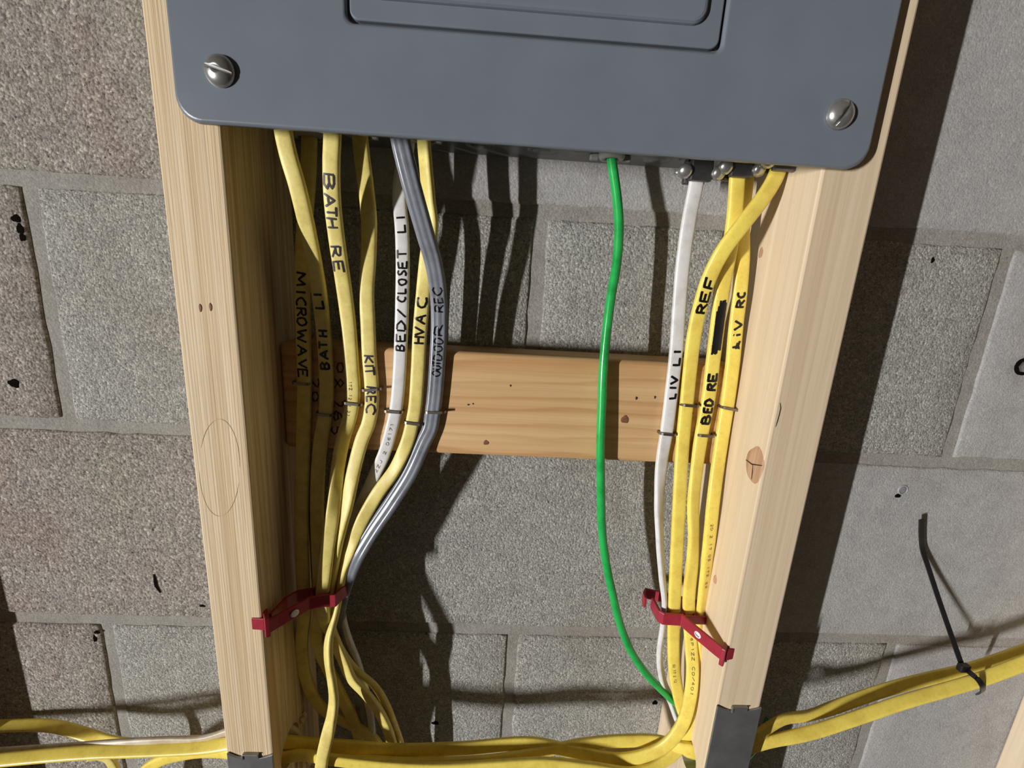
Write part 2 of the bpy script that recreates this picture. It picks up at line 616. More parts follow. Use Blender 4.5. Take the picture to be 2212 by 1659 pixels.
GLYPH = {
    'A': [[(0, 0), (.5, 1), (1, 0)], [(.2, .4), (.8, .38)]],
    'B': [[(.05, 0), (.05, 1)], [(.05, 1), (.6, .98), (.85, .78), (.6, .54), (.05, .5)], [(.6, .54), (.95, .3), (.7, .02), (.05, 0)]],
    'C': [[(.95, .9), (.6, 1), (.2, .82), (.05, .5), (.2, .16), (.6, 0), (.95, .12)]],
    'D': [[(.05, 0), (.05, 1)], [(.05, 1), (.55, .95), (.92, .5), (.55, .05), (.05, 0)]],
    'E': [[(.9, 1), (.08, .98), (.08, 0), (.95, .03)], [(.08, .5), (.75, .53)]],
    'F': [[(.95, 1), (.1, .97), (.06, 0)], [(.08, .5), (.8, .52)]],
    'H': [[(.08, 0), (.08, 1)], [(.92, 0), (.92, 1)], [(.08, .5), (.92, .52)]],
    'I': [[(.5, 0), (.5, 1)]],
    'i': [[(.5, 0), (.5, .6)], [(.5, .85), (.52, 1)]],
    'K': [[(.08, 0), (.08, 1)], [(.9, 1), (.1, .48), (.95, 0)]],
    'L': [[(.08, 1), (.08, .02), (.95, .04)]],
    'l': [[(.15, 1), (.3, .3), (.0, .05), (.4, .2), (.95, .02)], [(.0, .55), (.7, .3)]],
    'M': [[(.02, 0), (.12, 1), (.5, .3), (.88, 1), (.98, 0)]],
    'O': [[(.5, 1), (.15, .85), (.04, .5), (.2, .12), (.55, 0), (.88, .2), (.95, .55), (.8, .88), (.5, 1)]],
    'R': [[(.08, 0), (.1, 1)], [(.08, 1), (.7, .95), (.85, .74), (.6, .52), (.1, .48)], [(.4, .48), (.95, 0)]],
    'S': [[(.9, .88), (.5, 1), (.12, .8), (.3, .56), (.75, .42), (.9, .18), (.5, 0), (.08, .12)]],
    'T': [[(0, 1), (1, .98)], [(.5, 1), (.52, 0)]],
    'J': [[(.85, 1), (.85, .25), (.5, 0), (.1, .2)]],
    'U': [[(.06, 1), (.08, .25), (.5, 0), (.9, .25), (.94, 1)]],
    'V': [[(0, 1), (.5, 0), (1, 1)]],
    'W': [[(0, 1), (.25, 0), (.5, .7), (.75, 0), (1, 1)]],
    'Z': [[(0, 1), (.95, 1), (.05, 0), (1, 0)]],
    'P': [[(.08, 0), (.08, 1), (.7, .95), (.85, .74), (.6, .5), (.1, .48)]],
    'G': [[(.95, .9), (.5, 1), (.1, .7), (.1, .3), (.5, 0), (.9, .15), (.9, .45), (.55, .45)]],
    '/': [[(0, 0), (1, 1)]],
    '0': [[(.5, 1), (.1, .75), (.1, .25), (.5, 0), (.9, .25), (.9, .75), (.5, 1)]],
    '1': [[(.3, .8), (.55, 1), (.55, 0)]],
    '2': [[(.08, .8), (.4, 1), (.85, .8), (.7, .5), (.05, 0), (.95, 0)]],
    '4': [[(.7, 0), (.7, 1), (.05, .3), (.95, .3)]],
    '6': [[(.8, .95), (.3, .7), (.08, .3), (.4, 0), (.85, .2), (.7, .5), (.2, .42)]],
    '7': [[(.05, 1), (.92, 1), (.4, 0)]],
    '5': [[(.9, 1), (.15, 1), (.12, .58), (.6, .6), (.88, .3), (.5, 0), (.08, .1)]],
}


def run(text, y0, y1, gap=.25):
    """evenly spaced letters between two picture rows"""
    n = len(text)
    out = []
    step = (y1 - y0) / n
    for k, ch in enumerate(text):
        if ch != ' ':
            out.append((ch, y0 + k * step, y0 + (k + 1 - gap) * step))
    return out


# ------------------------------------------------------------------ the setting: block wall, floor
wall = mesh_obj('wall_back', box_bm(-1500, 1900, -150, -1.7, -Z_LIFT, 1000), 'mortar')
tag(wall, 'grey concrete block wall with recessed mortar joints behind the panel', kind='structure')
floor = mesh_obj('floor', box_bm(-7000, 4000, -150, 6000, -Z_LIFT - 60, -Z_LIFT), 'floor')
tag(floor, 'bare grey concrete basement floor', kind='structure')

ZJ, XH = 31.75, -205.15       # underside of a course, centre of a head joint


def block(x0, x1, z0, z1, mat, seed, proud=0., arris=1.2):
    nx, nz = 28, 15
    verts, faces = [], []
    for j in range(nz + 1):
        for i in range(nx + 1):
            fx, fz = i / nx, j / nz
            x, z = x0 + (x1 - x0) * fx, z0 + (z1 - z0) * fz
            edge = min(i, nx - i, j, nz - j)
            k = noise.noise(Vector((x * .06, z * .06, seed)))
            k2 = noise.noise(Vector((x * .17, z * .17, seed + 9)))
            d = proud + .16 * k + .12 * k2
            if edge == 0:
                d -= arris + 1.0 * max(0, k2)
                r = .9 + 1.5 * k + 1.0 * k2
                if i == 0:
                    x += r
                if i == nx:
                    x -= r
                if j == 0:
                    z += r
                if j == nz:
                    z -= r
            elif edge == 1:
                # pull the second ring out to the arris so the edge is tight
                mx, mz = (x1 - x0) / nx, (z1 - z0) / nz
                if i == 1:
                    x -= mx - 3.2
                if i == nx - 1:
                    x += mx - 3.2
                if j == 1:
                    z -= mz - 3.2
                if j == nz - 1:
                    z += mz - 3.2
                d -= .15
            verts.append(bl(x, d, z))
    w = nx + 1
    for j in range(nz):
        for i in range(nx):
            faces.append((j * w + i, j * w + i + 1, (j + 1) * w + i + 1, (j + 1) * w + i))
    ring = [i for i in range(w)] + [j * w + nx for j in range(1, nz + 1)] + \
           [nz * w + i for i in range(nx - 1, -1, -1)] + [j * w for j in range(nz - 1, 0, -1)]
    b0 = len(verts)
    for q in ring:
        v = verts[q].copy()
        v.y = .006
        verts.append(v)
    n = len(ring)
    for q in range(n):
        faces.append((ring[q], ring[(q + 1) % n], b0 + (q + 1) % n, b0 + q))
    return data_obj('block', verts, faces, mat, wall, True)


for c in range(-3, 6):
    zt = ZJ - 203.2 * c - 9.8
    zb = ZJ - 203.2 * (c + 1)
    shift = 0. if c % 2 == 0 else 203.2
    for k in range(-2, 4):
        xa = XH + 406.4 * k + shift + 5
        xb = xa + 396.4
        if xb < -1100 or xa > 1350:
            continue
        mt = 'block_left' if xb < 90 else ('block_smooth' if xa > 330 or (c == -1 and xa > -10) else 'block')
        block(xa, xb, zb, zt, mt, c * 13.7 + k * 5.1, .7 if mt == 'block_left' else 0., 1.6 if mt == 'block_left' else 1.0)


def ellipse_on(name, c, ax, ay, an, rx, ry, mat, parent, h=.25, n=20, wob=.06):
    """a low lens-shaped patch: c centre, ax/ay in-plane directions, an outward normal (mm)"""
    verts = [bl(*(c + an * h))]
    for ring, (f, hh) in enumerate(((.6, h), (.92, h * .8), (1., -.15))):
        for k in range(n):
            a = 2 * math.pi * k / n
            r = 1 + wob * math.sin(3 * a + rx) + wob * .6 * math.sin(5 * a)
            verts.append(bl(*(c + ax * (rx * f * r * math.cos(a)) + ay * (ry * f * r * math.sin(a)) + an * hh)))
    faces = [(0, 1 + k, 1 + (k + 1) % n) for k in range(n)]
    for q in range(2):
        for k in range(n):
            a, b = 1 + q * n + k, 1 + q * n + (k + 1) % n
            faces.append((a, a + n, b + n, b))
    return data_obj(name, verts, faces, mat, parent, True)


def ribbon_on(name, pts, an, width, mat, parent, lift=.35):
    """flat stroke through mm points on a plane with normal an"""
    verts, faces = [], []
    n = len(pts)
    for j in range(n):
        t = pts[min(n - 1, j + 1)] - pts[max(0, j - 1)]
        s = t.cross(an).normalized() * (width / 2 * (.5 if j in (0, n - 1) else 1))
        verts += [bl(*(pts[j] - s + an * lift)), bl(*(pts[j] + s + an * lift))]
    for j in range(n - 1):
        faces.append((2 * j, 2 * j + 1, 2 * j + 3, 2 * j + 2))
    return data_obj(name, verts, faces, mat, parent, True)


EX, ED, EZ = Vector((1, 0, 0)), Vector((0, 1, 0)), Vector((0, 0, 1))

# plug left in the wall and a second fixing at the right
for (u, v, rad, lab) in ((1950, 1058, 5.2, 'small grey plastic plug sunk in the block wall above the black tie'),
                         (2209, 792, 8., 'zinc bolt head set in the block wall at the right edge')):
    c = at_d(u, v, 0.)
    if rad < 6:
        t = empty('wall_plug', bl(*c))
        mesh_obj('rim', revolve_bm([(rad * .72, -.6), (rad * .72, .9), (rad * .86, 1.1), (rad, .4), (rad, -.6)], c, ED), 'plastic', t, True)
        mesh_obj('plug', revolve_bm([(0, .5), (rad * .5, .5), (rad * .72, .2), (rad * .72, -.6)], c, ED), 'anchor', t, True)
        ellipse_on('chipped_hole', c + Vector((-3.5, .2, -6.5)), EX, EZ, ED, 3., 2., 'hole', t, .5)
        tag(t, lab, 'wall plug')
    else:
        t = empty('wall_bolt', bl(*c))
        mesh_obj('washer', revolve_bm([(0, 1.2), (rad * 1.0, 1.2), (rad * 1.0, -.6)], c, ED), 'hole', t)
        mesh_obj('head', revolve_bm([(0, 5.5), (rad * .45, 5.3), (rad * .62, 4.4), (rad * .66, 1.)], c, ED, 6), 'zinc', t)
        tag(t, lab, 'bolt')

# a dark flake and a few open voids in the left-hand blocks
fl = [at_d(*p, .8) for p in ((333, 1240), (336, 1256), (338, 1266), (347, 1280))]
f_o = ribbon_on('dark_gash', fl, ED, 3.4, 'hole', wall, .3)
for k, (u, v, rx, rz) in enumerate(((34, 472, 4, 3), (43, 494, 3, 4), (48, 512, 2.5, 3.5), (205, 1380, 2, 4), (209, 1366, 3, 2), (437, 1309, 3, 1.4), (2015, 562, 1.6, 2.6),
                                    (30, 828, 5, 4), (1483, 1395, 5, 3), (940, 1562, 4, 2.5), (1415, 1518, 3, 3))):
    ellipse_on('void', at_d(u, v, .8 if u < 450 else .2), EX, EZ, ED, rx, rz, 'hole', wall, .12, 14, .14)


# ------------------------------------------------------------------ studs with bored holes
def stud(name, x0, x1, mat, label, z0=-Z_LIFT, z1=1000., hole=None, parent_kind=True):
    bm = box_bm(x0, x1, .4, 89.6, z0, z1, 1.6, 2)
    o = mesh_obj(name, bm, mat)
    tag(o, label, 'stud', 'wall studs')
    if hole:
        d, z, r = hole
        cb = revolve_bm([(0, 0), (r, 0), (r, 120), (0, 120)], Vector((x0 - 40, d, z)), EX, 32)
        cut = mesh_obj('cutter', cb, mat)
        md = o.modifiers.new('bore', 'BOOLEAN')
        md.operation = 'DIFFERENCE'
        md.object = cut
        md.solver = 'EXACT'
        dg = bpy.context.evaluated_depsgraph_get()
        me = bpy.data.meshes.new_from_object(o.evaluated_get(dg))
        o.modifiers.clear()
        o.data = me
        bpy.data.objects.remove(cut)
    return o


HD, HZ = 62., -452.
RHZ = at_d(2330, 1380, 48).z + 4
LHZ = at_d(-120, 1650, 48).z - 6
stud_l = stud('wall_stud', -38, 0, 'stud_left', 'weathered fir stud with close straight grain left of the panel', hole=(HD, HZ, 17.))
stud_r = stud('wall_stud', 368, 406, 'stud_right', 'pale spruce stud with a large knot right of the panel', hole=(HD, HZ, 17.))
stud('wall_stud', 774.4, 812.4, 'stud_right', 'pale stud just showing in the bottom right corner', hole=(52., RHZ, 17.))
stud('wall_stud', -428.4, -390.4, 'stud_left', 'fir stud beyond the left edge whose shadow crosses the wall', hole=(47., LHZ, 17.))

# knots, checks and small marks on the right stud
SN = Vector((-1, 0, 0))
kc = at_x(1630, 1003, 368)
kn = ellipse_on('knot', kc, ED, EZ, SN, 11.0, 14.5, 'knot', stud_r, .45, 28, .05)
for ln in (((1613, 993), (1626, 1003), (1648, 1006)), ((1628, 1004), (1627, 1020), (1625, 1036))):
    ribbon_on('crack', [at_x(u, v, 368) for u, v in ln], SN, 1.0, 'crack', kn, .75)
k2 = at_x(1644, 546, 368)
ellipse_on('knot', k2, ED, EZ, SN, 2.6, 4.2, 'knot', stud_r, .4)
ellipse_on('knot', at_x(1545, 1252, 368), ED, EZ, SN, 2.8, 4.2, 'knot', stud_r, .4)
ribbon_on('check', [at_d(u, v, 89.6) for u, v in ((1685, 870), (1686, 882), (1683, 895), (1679, 910), (1675, 922))], ED, .7, 'crack', stud_r, .25)
0 and ellipse_on('edge_nick', Vector((405.2, 89.0, -325.)), ED, EZ, Vector((.7, .7, 0)), 2.2, 5., 'knot_dark', stud_r, .6)
# left stud: two staple pricks, a pencil oval, splinters at the bored hole
for u, v in ((433, 665), (455, 663)):
    ellipse_on('staple_hole', at_d(u, v, 89.6), EX, EZ, ED, 1.0, 2.8, 'knot_dark', stud_l, .25, 12)
for rows in ((0, 165), (185, 345)):
    pts = []
    for a in range(rows[0], rows[1], 12):
        q = math.radians(a)
        pts.append(at_d(474 + 44 * math.cos(q), 1010 - 105 * math.sin(q), 89.6))
    ribbon_on('pencil_mark', pts, ED, .3, 'pencil', stud_l, .2)
for (u, v, x, sz) in ((658, 1545, 2., 4.), (652, 1557, 2., 3.), (666, 1646, 6., 5.), (655, 1655, 6., 4.)):
    c = at_x(u, v, x)
    bm = bmesh.new()
    bmesh.ops.create_icosphere(bm, subdivisions=1, radius=.001 * sz)
    for q in bm.verts:
        q.co = Vector((q.co.x * .8, q.co.y * .7, q.co.z * 1.5)) * random.uniform(.75, 1.2)
        q.co += bl(*c)
    mesh_obj('splinter', bm, 'chip', stud_l)

# ------------------------------------------------------------------ brace between the studs
brace = mesh_obj('cross_brace', box_bm(.4, 367.6, .5, 38, -173.5, -86.5, 4.2, 4), 'brace', None, True)
tag(brace, 'amber pine board fixed flat across the wall between the studs', 'board')
for p in brace.data.polygons:
    p.use_smooth = True
for (u, v, rx, rz, mt) in ((1350, 906, 3.6, 3.6, 'knot_dark'), (1050, 956, 2.4, 2.2, 'knot_dark'), (1375, 860, 1.0, 1.5, 'crack'), (1415, 858, .8, 1.3, 'crack'),
                           (1103, 833, .7, 1.0, 'crack'), (1012, 874, 1.1, .7, 'crack'), (1022, 872, .7, .7, 'crack'), (1494, 893, 1.2, 1.6, 'crack'), (1536, 893, 1.1, 1.5, 'crack')):
    ellipse_on('small_knot' if mt == 'knot_dark' else 'nail_hole', at_d(u, v, 38), EX, EZ, ED, rx, rz, mt, brace, .22, 14, .12)
# faint rotated grading stamp seen between the left-hand cables
STAMP = [('0', 728, 742, 782, 806), ('8', 716, 742, 815, 840), ('2', 722, 742, 866, 880), ('6', 720, 742, 886, 912), ('0', 674, 688, 845, 868), ('2', 672, 690, 815, 840), ('5', 716, 738, 920, 940)]
GLYPH['8'] = [[(.5, .52), (.15, .75), (.5, 1), (.85, .75), (.5, .52), (.08, .25), (.5, 0), (.92, .25), (.5, .52)]]
for ch, x0, x1, y0, y1 in STAMP:
    for st in GLYPH[ch]:
        ribbon_on('grading_stamp', [at_d(x0 + (x1 - x0) * gy, y0 + (y1 - y0) * gx, 38) for gx, gy in st], ED, 1.6, 'stamp', brace, .25)

# ------------------------------------------------------------------ breaker panel
panel = empty('breaker_panel', bl(184, 45, 66))
tag(panel, 'grey metal breaker panel with screwed cover mounted between the studs', 'electrical panel')
mesh_obj('enclosure', box_bm(4, 364, 1.2, 95.2, 66, 560, 1.2, 2), 'box', panel)
# knockouts stamped in the underside
DN = Vector((0, 0, -1))
for k, (x, d) in enumerate(((132, 60), (150, 28), (176, 58), (196, 26), (214, 58), (226, 30), (282, 62), (284, 24), (165, 80), (245, 70))):
    r = 11. if k % 2 else 14.
    mesh_obj('knockout', revolve_bm([(0, .9), (r - 1.4, .9), (r - .5, .5), (r, -.2)], Vector((x, d, 66)), DN, 30), 'box', panel, True)
    mesh_obj('knockout', revolve_bm([(0, 1.5), (r * .55, 1.5), (r * .62, .8)], Vector((x, d, 66)), DN, 26), 'box', panel, True)

CX0, CX1, CZ0, CZ1 = -18.6, 388.6, 47.6, 590.
DX0, DX1, DZ0, DZ1 = 78.4, 288.8, 103.2, 520.


def frame_bm(outer, inner, d0, d1, lip):
    """flat sheet with a hole, outer rim rolled back by lip"""
    bm = bmesh.new()
    n = len(outer)

    def ringv(pts, d):
        return [bm.verts.new(bl(x, d, z)) for x, z in pts]

    def shrink(pts, s):
        cx = sum(p[0] for p in pts) / n
        cz = sum(p[1] for p in pts) / n
        return [(x + (s if x < cx else -s), z + (s if z < cz else -s)) for x, z in pts]
    rings = [ringv(outer, d0), ringv(outer, d1 - lip), ringv(shrink(outer, lip * .3), d1 - lip * .35), ringv(shrink(outer, lip), d1),
             ringv(shrink(inner, -2.2), d1), ringv(shrink(inner, -.8), d1 - .5), ringv(inner, d1 - 1.6), ringv(inner, d0)]
    for a, b in zip(rings[:-1], rings[1:]):
        for i in range(n):
            bm.faces.new((a[i], a[(i + 1) % n], b[(i + 1) % n], b[i]))
    for i in range(n):
        a, b = rings[-1], rings[0]
        bm.faces.new((a[i], a[(i + 1) % n], b[(i + 1) % n], b[i]))
    return bm


cover = mesh_obj('cover', frame_bm(rrect(CX0, CX1, CZ0, CZ1, 13, 8), rrect(DX0, DX1, DZ0, DZ1, 5, 8), 95.6, 99.6, 2.0), 'paint', panel, True)
wn = cover.modifiers.new('flat', 'WEIGHTED_NORMAL')
wn.keep_sharp = True
wn.weight = 100
door = mesh_obj('door', prism_bm(rrect(DX0 + 1.5, DX1 - 1.5, DZ0 + 1.5, DZ1 - 1.5, 5, 6), Vector((0, 95.6, 0)), EX, EZ, ED, 3.2, .9), 'paint', panel)
mesh_obj('raised_panel', prism_bm(rrect(DX0 + 10.5, DX1 - 10.8, DZ0 + 11.8, DZ1 - 11, 8, 8), Vector((0, 98.7, 0)), EX, EZ, ED, 3., 2.7), 'paint', door)

for (u, v, ang) in ((473, 152, -14), (1817, 246, 62)):
    c = at_d(u, v, 101.)
    c.y = 99.6
    t = empty('cover_screw', bl(*c))
    t.parent = panel
    t.matrix_parent_inverse = panel.matrix_world.inverted()
    bm = revolve_bm([(8.3, -.3), (8.4, .8), (8.0, 1.9), (6.9, 3.3), (5.0, 4.5), (2.9, 5.2), (0, 5.5)], c, ED, 40)
    h = mesh_obj('head', bm, 'zinc', t, True)
    a = math.radians(ang)
    sl = bmesh.new()
    dirx, dirz = Vector((math.cos(a), 0, math.sin(a))), Vector((-math.sin(a), 0, math.cos(a)))
    vs_ = []
    for s1 in (-9.2, 9.2):
        for s2 in (-.85, .85):
            for s3 in (2.6, 8.):
                vs_.append(sl.verts.new(bl(*(c + dirx * s1 + dirz * s2 + ED * s3))))
    for f in ((0, 1, 3, 2), (4, 6, 7, 5), (0, 4, 5, 1), (2, 3, 7, 6), (0, 2, 6, 4), (1, 5, 7, 3)):
        sl.faces.new([vs_[i] for i in f])
    cut = mesh_obj('cutter', sl, 'zinc')
    md = h.modifiers.new('slot', 'BOOLEAN')
    md.operation = 'DIFFERENCE'
    md.object = cut
    md.solver = 'EXACT'
    # close the head so the boolean has a volume
    b2 = bmesh.new()
    b2.from_mesh(h.data)
    bmesh.ops.holes_fill(b2, edges=[e for e in b2.edges if e.is_boundary])
    bmesh.ops.recalc_face_normals(b2, faces=b2.faces)
    b2.to_mesh(h.data)
    b2.free()
    dg = bpy.context.evaluated_depsgraph_get()
    me = bpy.data.meshes.new_from_object(h.evaluated_get(dg))
    h.modifiers.clear()
    h.data = me
    bpy.data.objects.remove(cut)

# ------------------------------------------------------------------ cables
LG, RG = 'labelled cables of the left bundle', 'labelled cables of the right bundle'
ca_micro = Cable('electrical_cable', 'yellow cable marked MICROWAVE, nearest the left stud, in shadow', 'yellow_pale',
    [(669, 250, 26), (668, 310, 26), (665, 400, 29), (657, 500, 35), (653, 590, 40), (655, 700, 41), (658, 820, 41), (655, 960, 41), (651, 1100, 42), (655, 1260, 46),
     (658, 1320, 45), (652, 1390, 40), (656, 1443, 38), (667, 1482, 36), (681, 1512, 34), (705, 1537, 32), (745, 1558, 31), (795, 1585, 30), (830, 1640, 29), (845, 1740, 28)], group=LG)
ca_bathli = Cable('electrical_cable', 'yellow cable marked BATH LI, second from the left stud', 'yellow_pale',
    [(607, 225, 73), (610, 270, 73), (623, 335, 72), (642, 400, 69), (661, 480, 61), (681, 580, 51, 0), (692, 650, 46), (702, 750, 41.5), (706, 830, 41), (704, 890, 41), (692, 960, 40.5),
     (686, 1050, 41), (686, 1150, 42), (690, 1260, 47), (690, 1320, 46), (684, 1385, 42), (695, 1415, 40), (712, 1450, 36), (735, 1500, 34), (765, 1560, 31), (790, 1640, 29), (800, 1740, 28)], group=LG)
ca_bathre = Cable('electrical_cable', 'yellow cable marked BATH RE, third from the left stud', 'yellow_pale',
    [(717, 225, 69), (718, 300, 69), (716, 350, 68), (718, 430, 65), (728, 520, 58), (740, 600, 50), (752, 690, 44), (759, 780, 41.5), (763, 850, 41), (757, 895, 41, 0), (741, 950, 43, -35),
     (729, 1018, 47, -48), (722, 1085, 52, -30), (716, 1130, 54, -10), (709, 1180, 55.5), (701, 1243, 57, 0), (696, 1290, 57), (701, 1335, 54), (719, 1375, 50), (741, 1425, 48), (760, 1467, 47, 20),
     (788, 1497, 47), (812, 1527, 45), (831, 1561, 42), (846, 1602, 38), (858, 1660, 34), (864, 1740, 32)], group=LG)
ca_kit = Cable('electrical_cable', 'yellow cable marked KIT REC with a staple across its lettering', 'yellow_pale',
    [(775, 255, 41), (779, 310, 41), (790, 400, 44), (797, 470, 45), (796, 560, 44), (792, 630, 42.5), (795, 700, 41.5), (798, 770, 41), (803, 835, 41), (803, 875, 41, 0), (796, 915, 41.5),
     (782, 950, 43), (764, 1018, 47, 10), (751, 1085, 50, 25), (739, 1130, 51), (728, 1176, 51), (717, 1243, 50, 40), (709, 1290, 50), (715, 1350, 45), (735, 1400, 41), (770, 1447, 38),
     (808, 1480, 38), (831, 1516, 37), (849, 1561, 35), (864, 1605, 33), (875, 1660, 31), (880, 1740, 30)], group=LG)
ca_bed = Cable('electrical_cable', 'white cable marked BED/CLOSET LI in the left bundle', 'white',
    [(886, 250, 31), (880, 315, 31), (868, 370, 34), (863, 430, 37), (868, 490, 40), (870, 560, 41), (869, 640, 41), (866, 740, 41), (862, 820, 41), (856, 880, 41, 0), (845, 930, 41),
     (830, 980, 40, 0), (812, 1020, 38), (793, 1063, 36), (772, 1110, 35), (756, 1160, 35, 30), (743, 1220, 36), (734, 1280, 38), (737, 1330, 40), (751, 1380, 38), (767, 1420, 36),
     (778, 1455, 33), (790, 1500, 31), (800, 1560, 28), (805, 1640, 26), (808, 1740, 25)], w=10.2, t=5., group=LG)
ca_hvac = Cable('electrical_cable', 'yellow cable marked HVAC, passing behind the grey cable', 'yellow_pale',
    [(913, 240, 42, 40), (916, 310, 42, 40), (921, 370, 42, 40), (926, 430, 42, 35), (931, 490, 42, 25), (922, 560, 41.5, 10), (914, 640, 41, 0), (907, 720, 41), (903, 800, 41), (897, 880, 41, 0),
     (891, 912, 41), (881, 952, 42.5, 0), (854, 1013, 44, 25), (818, 1063, 46, 10), (794, 1103, 47, -5), (774, 1142, 48, 0), (757, 1187, 49, 25), (740, 1232, 49, 40), (731, 1280, 49, 45),
     (724, 1320, 51, 50), (711, 1375, 59, 50), (710, 1425, 65, 45), (717, 1472, 69), (721, 1510, 71), (717, 1547, 73, 40), (706, 1595, 75, 10), (697, 1635, 75), (690, 1700, 72), (686, 1760, 70)], group=LG)
ca_grey = Cable('electrical_cable', 'grey outdoor cable marked OUTDOOR REC, rightmost of the left bundle', 'grey',
    [(857, 230, 70), (865, 300, 70), (881, 370, 68), (900, 440, 64), (920, 510, 58), (937, 570, 52), (947, 635, 46), (949, 700, 43), (945, 780, 41.7), (940, 850, 41.3), (935, 890, 41.3),
     (929, 925, 41, 0), (915, 955, 41.5), (886, 1020, 44, 10), (846, 1085, 46, 15), (802, 1150, 48), (770, 1205, 50, 15), (752, 1248, 48), (738, 1290, 46), (732, 1340, 40), (741, 1400, 36),
     (761, 1450, 32), (776, 1500, 29), (785, 1560, 27), (790, 1640, 26), (793, 1740, 25)], w=12.8, t=5.8, ridges=.09, n=2.6, group=LG)

ca_livli = Cable('electrical_cable', 'white cable marked LIV LI, leftmost of the right bundle', 'white',
    [(1514, 300, 45), (1510, 350, 45), (1503, 400, 45), (1489, 470, 44), (1476, 560, 43), (1467, 660, 42), (1460, 760, 41), (1450, 850, 41), (1440, 930, 41, 0), (1429, 1000, 42, -15), (1424, 1080, 44, -35),
     (1425, 1160, 46, -50), (1430, 1240, 44, -58), (1436, 1300, 42, -62), (1432, 1350, 42), (1425, 1400, 43), (1426, 1440, 41), (1435, 1480, 40), (1449, 1512, 38), (1462, 1548, 40),
     (1476, 1585, 50, -60), ('w', 372, 56, -449, -60), ('w', 402, 56, -449), ('w', 424, 52, -462), ('w', 434, 44, -500), ('w', 440, 40, -580)], w=10.4, t=5., group=RG)
ca_ref = Cable('electrical_cable', 'yellow cable marked REF, crossing in front from the right corner connector', 'yellow',
    [(1697, 292, 55), (1690, 335, 55), (1676, 380, 56), (1652, 422, 59), (1608, 480, 61), (1563, 540, 58), (1532, 600, 52), (1513, 660, 47), (1500, 720, 44), (1490, 800, 41.5), (1483, 870, 41),
     (1475, 950, 42), (1469, 1050, 46), (1464, 1150, 46), (1459, 1250, 46), (1456, 1320, 45), (1455, 1400, 46), (1457, 1450, 48), (1463, 1490, 50), (1473, 1530, 51), (1488, 1572, 56, 0),
     ('w', 366, 64, -450, 30), ('w', 408, 63, -452), (1660, 1602, 62, -20), (1750, 1583, 61, -55), (1850, 1551, 60, -62), (1950, 1517, 59), (2050, 1488, 58, -60), (2120, 1467, 57), (2212, 1433, 56), (2330, 1388, 56), ('w', 768, 58, RHZ - 4), ('w', 820, 58, RHZ - 4)], group=RG)
ca_bedre = Cable('electrical_cable', 'yellow cable marked BED RE below a blacked out word', 'yellow',
    [(1595, 300, 48), (1594, 350, 48), (1592, 390, 48), (1587, 460, 48), (1576, 540, 47), (1561, 620, 45), (1550, 700, 43), (1540, 780, 41.5), (1530, 860, 41), (1516, 935, 41, 0), (1506, 1000, 43),
     (1498, 1080, 47, -20), (1498, 1160, 48, -28), (1495, 1220, 48, -12), (1488, 1290, 47, 0), (1489, 1340, 47), (1493, 1400, 53), (1496, 1450, 59, 15), (1490, 1510, 64, 25), (1471, 1570, 66, 25),
     (1430, 1615, 65, 20), (1350, 1640, 62, 25), (1250, 1626, 58), (1150, 1606, 54), (1000, 1616, 53), (850, 1620, 55), (750, 1613, 58), (660, 1607, 60), ('w', -4, 61, -449, 20), ('w', -36, 61, -449),
     (440, 1614, 57, 60), (330, 1620, 54), (200, 1625, 52), (50, 1637, 50), (-120, 1655, 50, 65), ('w', -386, 52, LHZ - 3), ('w', -440, 52, LHZ - 3)], group=RG)
ca_livrc = Cable('electrical_cable', 'yellow cable marked LIV RC, hugging the right stud', 'yellow',
    [(1613, 300, 38), (1611, 390, 38), (1606, 440, 39), (1603, 500, 40), (1603, 560, 41), (1597, 640, 42), (1590, 700, 41.5), (1583, 780, 41), (1573, 860, 41), (1562, 930, 41.5, 0), (1550, 1010, 44),
     (1541, 1080, 48), (1534, 1150, 49, -10), (1525, 1230, 49, -25), (1517, 1300, 48, -30), (1512, 1360, 48, -40), (1514, 1430, 53, -50), (1512, 1500, 59, -40), (1502, 1555, 61, -10), (1474, 1607, 61, 15),
     (1437, 1642, 65), (1370, 1668, 69, 0), (1280, 1658, 70), (1180, 1648, 70), (1060, 1654, 70), (960, 1659, 70), (850, 1655, 70), (720, 1641, 69), (650, 1631, 68), ('w', -4, 68, -458), ('w', -36, 66, -458),
     (455, 1624, 56), (395, 1630, 46), (340, 1646, 38), (305, 1675, 34), (285, 1730, 32)], group=RG)

ca_through = Cable('electrical_cable', 'unmarked yellow cable running level through both studs, uppermost on the right', 'yellow',
    [('w', 820, 46, RHZ + 3, 30), ('w', 768, 46, RHZ + 3, 30), (2330, 1362, 38, 30), (2212, 1406, 38), (2100, 1444, 38, 30), (2000, 1467, 38, 30), (1900, 1494, 39, 50), (1830, 1518, 42, 55), (1750, 1545, 49, 5), (1690, 1555, 55, 0), ('w', 408, 66, -443), ('w', 364, 66, -443),
     (1420, 1601, 55, 20), (1350, 1600, 53, 20), (1260, 1607, 53, 10), (1200, 1618, 56, 0), (1130, 1632, 60), (1060, 1642, 62), (960, 1648, 62), (850, 1648, 62), (720, 1634, 61), (650, 1624, 61),
     ('w', -4, 61, -457), ('w', -36, 61, -452), (430, 1602, 48, 10), (300, 1608, 38, 10), (235, 1602, 30), (170, 1582, 22, 65), (110, 1568, 16), (0, 1568, 13), (-120, 1574, 16), ('w', -386, 40, LHZ + 4), ('w', -440, 42, LHZ + 4)])
